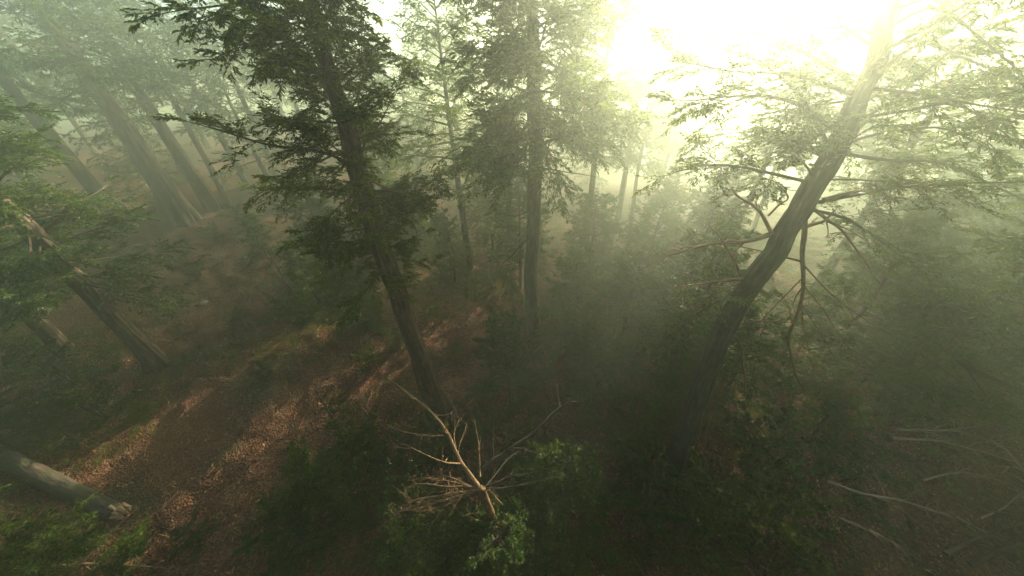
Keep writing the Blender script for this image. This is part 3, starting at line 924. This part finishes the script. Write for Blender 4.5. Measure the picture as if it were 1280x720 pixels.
fallen([(1092, 560), (1130, 564), (1160, 562), (1188, 556)], [.3, .4, .4, .3], .045, 'highest branch of the right-hand brush, lying level', 9)
fallen([(1138, 710), (1170, 695), (1210, 680), (1262, 660)], [.3, .5, .5, .5], .05, 'reddish branch sloping up to the right in the lower right corner', 9, 'bark')
fallen([(1165, 722), (1200, 706), (1245, 694), (1290, 684)], [.3, .5, .5, .5], .055, 'lowest reddish branch in the lower right corner', 9, 'bark')
fallen([(1020, 665), (1045, 680), (1075, 695), (1100, 715)], [.2, .3, .3, .2], .028, 'thin bare branch at the bottom edge left of the brush', 7)
fallen([(1150, 668), (1165, 682), (1190, 695), (1220, 703)], [.4, .5, .5, .4], .03, 'forked branch hooked over the two reddish ones', 7)
fallen([(1180, 668), (1205, 655), (1228, 640), (1258, 655)], [.3, .4, .5, .3], .02, 'thin crooked branch between the thick slanting one and the reddish ones', 6)
fallen([(690, 535), (720, 542), (760, 520), (800, 505)], [.1, .2, .2, .2], .03, 'bare branch on brown ground between the snag and the leaning trunk', 8)
fallen([(790, 600), (830, 585), (860, 600)], [.1, .2, .1], .025, 'short bare branch at the foot of the leaning trunk', 6)
fallen([(1218, 458), (1245, 463), (1285, 466)], [1.5, 1.6, 1.7], .05, 'branch at the right edge lit orange by the sun', 7)
fallen([(935, 470), (960, 480), (985, 500)], [.1, .3, .1], .025, 'short pale branch behind the hanging dead branch', 5)


# stones
def stone(u, v, s, label):
    rs = np.random.default_rng(u); n = 14
    th = np.linspace(0, math.pi, n); ph_ = np.linspace(0, 2 * math.pi, 20, endpoint=False)
    T, PH = np.meshgrid(th, ph_, indexing='ij')
    k_ = rs.normal(0, 1, (6, 3)); f = 1 + sum(.09 * np.sin(3 * (np.sin(T) * np.cos(PH) * a[0] + np.sin(T) * np.sin(PH) * a[1] + np.cos(T) * a[2])) for a in k_)
    v_ = np.stack([np.sin(T) * np.cos(PH) * f * s * 1.3, np.sin(T) * np.sin(PH) * f * s, np.cos(T) * f * s * .55], -1)
    i, j = np.meshgrid(np.arange(n - 1), np.arange(20), indexing='ij'); j2 = (j + 1) % 20
    b_ = Buf(); b_.add(v_, np.stack([i * 20 + j, (i + 1) * 20 + j, (i + 1) * 20 + j2, i * 20 + j2], -1))
    o = b_.build('stone', M['stone']); o.location = G(u, v) + [0, 0, s * .15]; o.rotation_euler.z = u
    tag(o, label, 'stone', 'pale stones on the slope')


stone(252, 380, .24, 'flat pale stone on the open slope right of the clear-standing left trunk')
stone(207, 325, .22, 'pale stone uphill, nearest the feet of the giant trunks')
stone(305, 322, .16, 'small pale stone on the hazy slope by the low conifer')

# ------------------------------------------------------- background trees
fb_ = dict(tw_per_m=2.6, tw_len=1.3, subs=5, lv=5, ll=.30, lw=.11, twig_r=.012)
GT = small_tree('giant_tree', 20, 31, 3.8, 46, dict(fb_), mats=('redbark', 'leaf_yew'), r0=1.0, from_=.50, elev=0, relief=.055, flare=.9, k=56, prof=lambda g: .95 - .5 * g)
T1 = small_tree('forest_tree', 17, 32, 3.4, 52, dict(fb_), mats=('darkbark', 'leaf'), r0=.34, from_=.32, elev=.05, k=20, prof=lambda g: .95 - .6 * g, flare=.5)
T2 = small_tree('forest_tree', 16, 33, 3.0, 50, dict(fb_), mats=('bark', 'leaf_yew'), r0=.28, from_=.26, elev=.1, k=20, prof=lambda g: 1 - .65 * g, flare=.5)
T3 = small_tree('forest_tree', 17.5, 34, 2.8, 40, dict(fb_), mats=('bark', 'leaf'), r0=.30, from_=.48, elev=.1, k=20, prof=lambda g: .9 - .4 * g, flare=.5)
T4 = small_tree('forest_tree', 14, 35, 2.9, 54, dict(fb_), mats=('darkbark', 'leaf_yew'), r0=.24, from_=.14, elev=.0, k=16, prof=lambda g: 1 - .7 * g, flare=.5)

GG = 'giant flared trunks on the hazy slope'
put(GT, G(232, 276), 0.4, (.85, .85, 1), 'widest giant trunk on the hazy slope with a flared ridged foot', GG)
put(GT, G(268, 262), 2.1, (.6, .6, .95), 'second giant trunk, just right of the widest one', GG)
put(GT, G(145, 268), 4.0, (.55, .55, .95), 'dark shaded giant trunk left of the widest one', GG)
GB = 'hazy trees in the background'
named = [
    (288, 258, T3, 1.03, 'slim trunk just right of the two giant trunks'),
    (310, 232, T1, 1.0, 'faint trunk farther back, right of the slim one by the giants'),
    (397, 228, T3, 1.05, 'grey trunk behind the long left bough of the sunlit tree'),
    (350, 250, T2, .9, 'faint tree behind the leaf bough that points left'),
    (60, 250, T1, 1.0, 'faint tree in the mist near the upper left edge'),
    (15, 220, T2, 1.1, 'faint tree in the mist at the upper left edge'),
    (100, 215, T1, 1.05, 'faint tree in the mist left of the giant trunks'),
    (190, 200, T2, 1.1, 'misty tree between the giant trunks'),
    (455, 240, T1, 1.0, 'hazy tree directly behind the crown of the sunlit tree'),
    (574, 215, T3, 1.08, 'pale straight trunk rising at the top between the two main crowns'),
    (530, 235, T4, 1.0, 'hazy conifer between the sunlit and middle trunks'),
    (620, 240, T2, 1.0, 'hazy tree just left of the upright middle trunk'),
    (715, 235, T4, .85, 'hazy conifer just right of the upright middle trunk'),
    (770, 250, T2, .95, 'hazy tree in the light beams left of the glare'),
    (800, 215, T1, 1.1, 'pale tree in the beams nearest the sun glare'),
    (850, 235, T4, .9, 'pale conifer behind the thin dead branches of the leaning trunk'),
    (905, 205, T2, .95, 'very pale tree straight under the sun glare'),
    (1010, 220, T2, .8, 'very pale tree just behind the leaning trunk'),
    (1105, 240, T4, .9, 'dim conifer right of the leaning trunk'),
    (1150, 260, T1, .9, 'dim tree behind the right boughs of the leaning tree'),
    (1195, 270, T3, .95, 'dim trunk near the right edge under the boughs'),
    (1245, 285, T2, .9, 'dim tree at the right edge under the boughs'),
    (1270, 240, T1, .9, 'faintest tree at the right edge'),
    (1225, 330, T4, .75, 'dark dim conifer low at the right edge'),
    (1130, 330, T4, .6, 'low dim conifer between the leaning trunk and the right edge'),
]
for i_, (u, v, t, s, lab) in enumerate(named):
    put(t, G(u, v), i_ * 2.7, s, lab, GB, 'tree')
NT = small_tree('slender_conifer', 15, 37, 2.0, 26, dict(tw_per_m=9, tw_len=.9, subs=7, lv=7, ll=.16, lw=.055, twig_r=.010), mats=('darkbark', 'leaf'), r0=.17, from_=.42, elev=.1, k=20, prof=lambda g: .95 - .5 * g, flare=.5)
for args in [(24, 21, .9, 'slender conifer in the glare nearest the middle tree'), (26.5, 27, .95, 'slender trunk in the left part of the glare, behind its slender neighbour'),
             (39, 19, .9, 'slender conifer in the glare behind the left boughs of the leaning tree'), (42, 27, .9, 'slender conifer in the glare, farther back than its neighbours', ), (46, 22, 1.05, 'slender conifer behind the top of the leaning trunk')]:
    put(NT, at(args[1] * math.sin(R(args[0])), args[1] * math.cos(R(args[0]))), args[0], args[2], args[3], 'slender conifers in the sun glare', 'tree')
T5 = small_tree('tall_conifer', 17, 36, 3.3, 56, dict(tw_per_m=3.4, tw_len=1.0, subs=6, lv=6, ll=.2, lw=.065, twig_r=.012), mats=('darkbark', 'leaf'), r0=.26, from_=.38, elev=.1, k=20, prof=lambda g: .95 - .5 * g, flare=.5)
glare = [
    (14, 24, .95, 'tall conifer left of the glare, first to the right of the middle tree'),
    (52, 21, .85, 'tall conifer right of the glare beyond the leaning tree'),
    (6, 21, .9, 'tall conifer directly behind the middle tree'),
    (-9, 17, .85, 'tall conifer between the sunlit and middle tree crowns'),
]
for i_, (bear, dd_, s, lab) in enumerate(glare):
    put(T5, at(dd_ * math.sin(R(bear)), dd_ * math.cos(R(bear))), i_ * 2.3, s, lab, 'tall conifers towards the sun', 'tree')
# farther rows, placed on the ground by bearing and distance
rows = []
rb = np.random.default_rng(77)
for dist, nn in ((46, 11), (62, 13), (84, 15)):
    for k_ in range(nn):
        bear = -64 + 128 * (k_ + rb.uniform(.2, .8)) / nn
        dd_ = dist * rb.uniform(.9, 1.12)
        if abs(bear - 33) < 12:
            continue
        rows.append((bear, dd_, dist))
side_w = {46: 'nearest', 62: 'middle', 84: 'farthest'}
ordn = ['first', 'second', 'third', 'fourth', 'fifth', 'sixth', 'seventh', 'eighth', 'ninth', 'tenth', 'eleventh', 'twelfth', 'thirteenth', 'fourteenth', 'fifteenth']
cnt = {46: 0, 62: 0, 84: 0}
for k_, (bear, dd_, row) in enumerate(rows):
    x = dd_ * math.sin(R(bear)); y = dd_ * math.cos(R(bear))
    t = (T1, T2, T3, T4)[(k_ * 7 + k_ // 3) % 4]
    put(t, at(x, y), k_ * 1.7, rb.uniform(.85, 1.1), '%s tree from the left in the %s of the three far misty rows' % (ordn[cnt[row]], side_w[row]), 'trees of the far misty rows', 'tree')
    cnt[row] += 1

# unseen forest trees behind and beside the viewpoint, added to block sky light
rk = np.random.default_rng(8)
for k_, (bear, dd_) in enumerate([(84, 19), (97, 15), (112, 14), (130, 9), (146, 12), (163, 8), (180, 11), (197, 8), (214, 12.5), (230, 9), (247, 13), (262, 16), (277, 19), (120, 20), (150, 21), (185, 20), (215, 22), (245, 21)]):
    put((T1, T2, MA, T4)[k_ % 4] if dd_ < 12 else (T4, T2, T1)[k_ % 3], at(dd_ * math.sin(R(bear)), dd_ * math.cos(R(bear))), k_ * 2.2, rk.uniform(.95, 1.2),
        '%s unseen conifer, counted clockwise, of the stand added behind the viewpoint to block sky light' % (ordn + ['sixteenth', 'seventeenth', 'eighteenth'])[k_], 'unseen trees added behind the viewpoint to block sky light', 'tree')

# ------------------------------------------------------------- light and air
SUN_EL, SUN_AZ = R(14.5), R(37.0)         # azimuth measured from +Y towards +X
HZ = dict(dens=.0142, col=(.84, .94, .735), g=.78)
sd = bpy.data.lights.new('sun', 'SUN'); sd.energy = 5.0; sd.angle = R(.5); sd.color = (1.0, .87, .68)
so = bpy.data.objects.new('sun', sd); col.objects.link(so)
dirv = Vector((math.sin(SUN_AZ) * math.cos(SUN_EL), math.cos(SUN_AZ) * math.cos(SUN_EL), math.sin(SUN_EL)))
so.rotation_euler = dirv.to_track_quat('Z', 'Y').to_euler()
so.location = dirv * 60

w = bpy.data.worlds.new('World'); scene.world = w; w.use_nodes = True
nt = w.node_tree
bg = nt.nodes['Background']
sk = nt.nodes.new('ShaderNodeTexSky'); sk.sky_type = 'NISHITA'; sk.sun_disc = False
sk.sun_elevation = SUN_EL; sk.sun_rotation = SUN_AZ
sk.air_density = 1.0; sk.dust_density = 0.6; sk.ozone_density = 1.0
nt.links.new(sk.outputs[0], bg.inputs[0]); bg.inputs[1].default_value = .05

hb = Buf()
bpy.context.view_layer.update()
top_z = max((o.matrix_world @ Vector(c)).z for o in scene.objects if o.type == 'MESH' for c in o.bound_box)
lo_, hi_ = np.array([-161., -61., -6.]), np.array([161., 161., top_z + .4])
cs = np.array([[a, b, c] for a in (lo_[0], hi_[0]) for b in (lo_[1], hi_[1]) for c in (lo_[2], hi_[2])])
hb.add(cs, [[0, 1, 3, 2], [4, 6, 7, 5], [0, 4, 5, 1], [2, 3, 7, 6], [0, 2, 6, 4], [1, 5, 7, 3]])
m, nt, N, L = new_mat('haze')
out = N.new('ShaderNodeOutputMaterial'); pv = N.new('ShaderNodeVolumePrincipled')
pv.inputs['Density'].default_value = HZ['dens']; pv.inputs['Color'].default_value = (*HZ['col'], 1); pv.inputs['Anisotropy'].default_value = HZ['g']
L.new(pv.outputs[0], out.inputs['Volume'])
tag(hb.build('haze', m, smooth=False), 'pale green mist filling the forest', 'haze', kind='stuff')

scene.view_settings.view_transform = 'Standard'
scene.view_settings.look = 'None'
scene.view_settings.gamma = 1
scene.view_settings.exposure = 2.8
cy_ = scene.cycles
cy_.max_bounces = 6; cy_.diffuse_bounces = 2; cy_.glossy_bounces = 1; cy_.transmission_bounces = 2; cy_.transparent_max_bounces = 4
cy_.volume_bounces = 2
cy_.use_denoising = True; cy_.denoiser = 'OPENIMAGEDENOISE'
cy_.sample_clamp_indirect = 4
cy_.caustics_reflective = False; cy_.caustics_refractive = False
cy_.use_adaptive_sampling = True; cy_.adaptive_threshold = .02
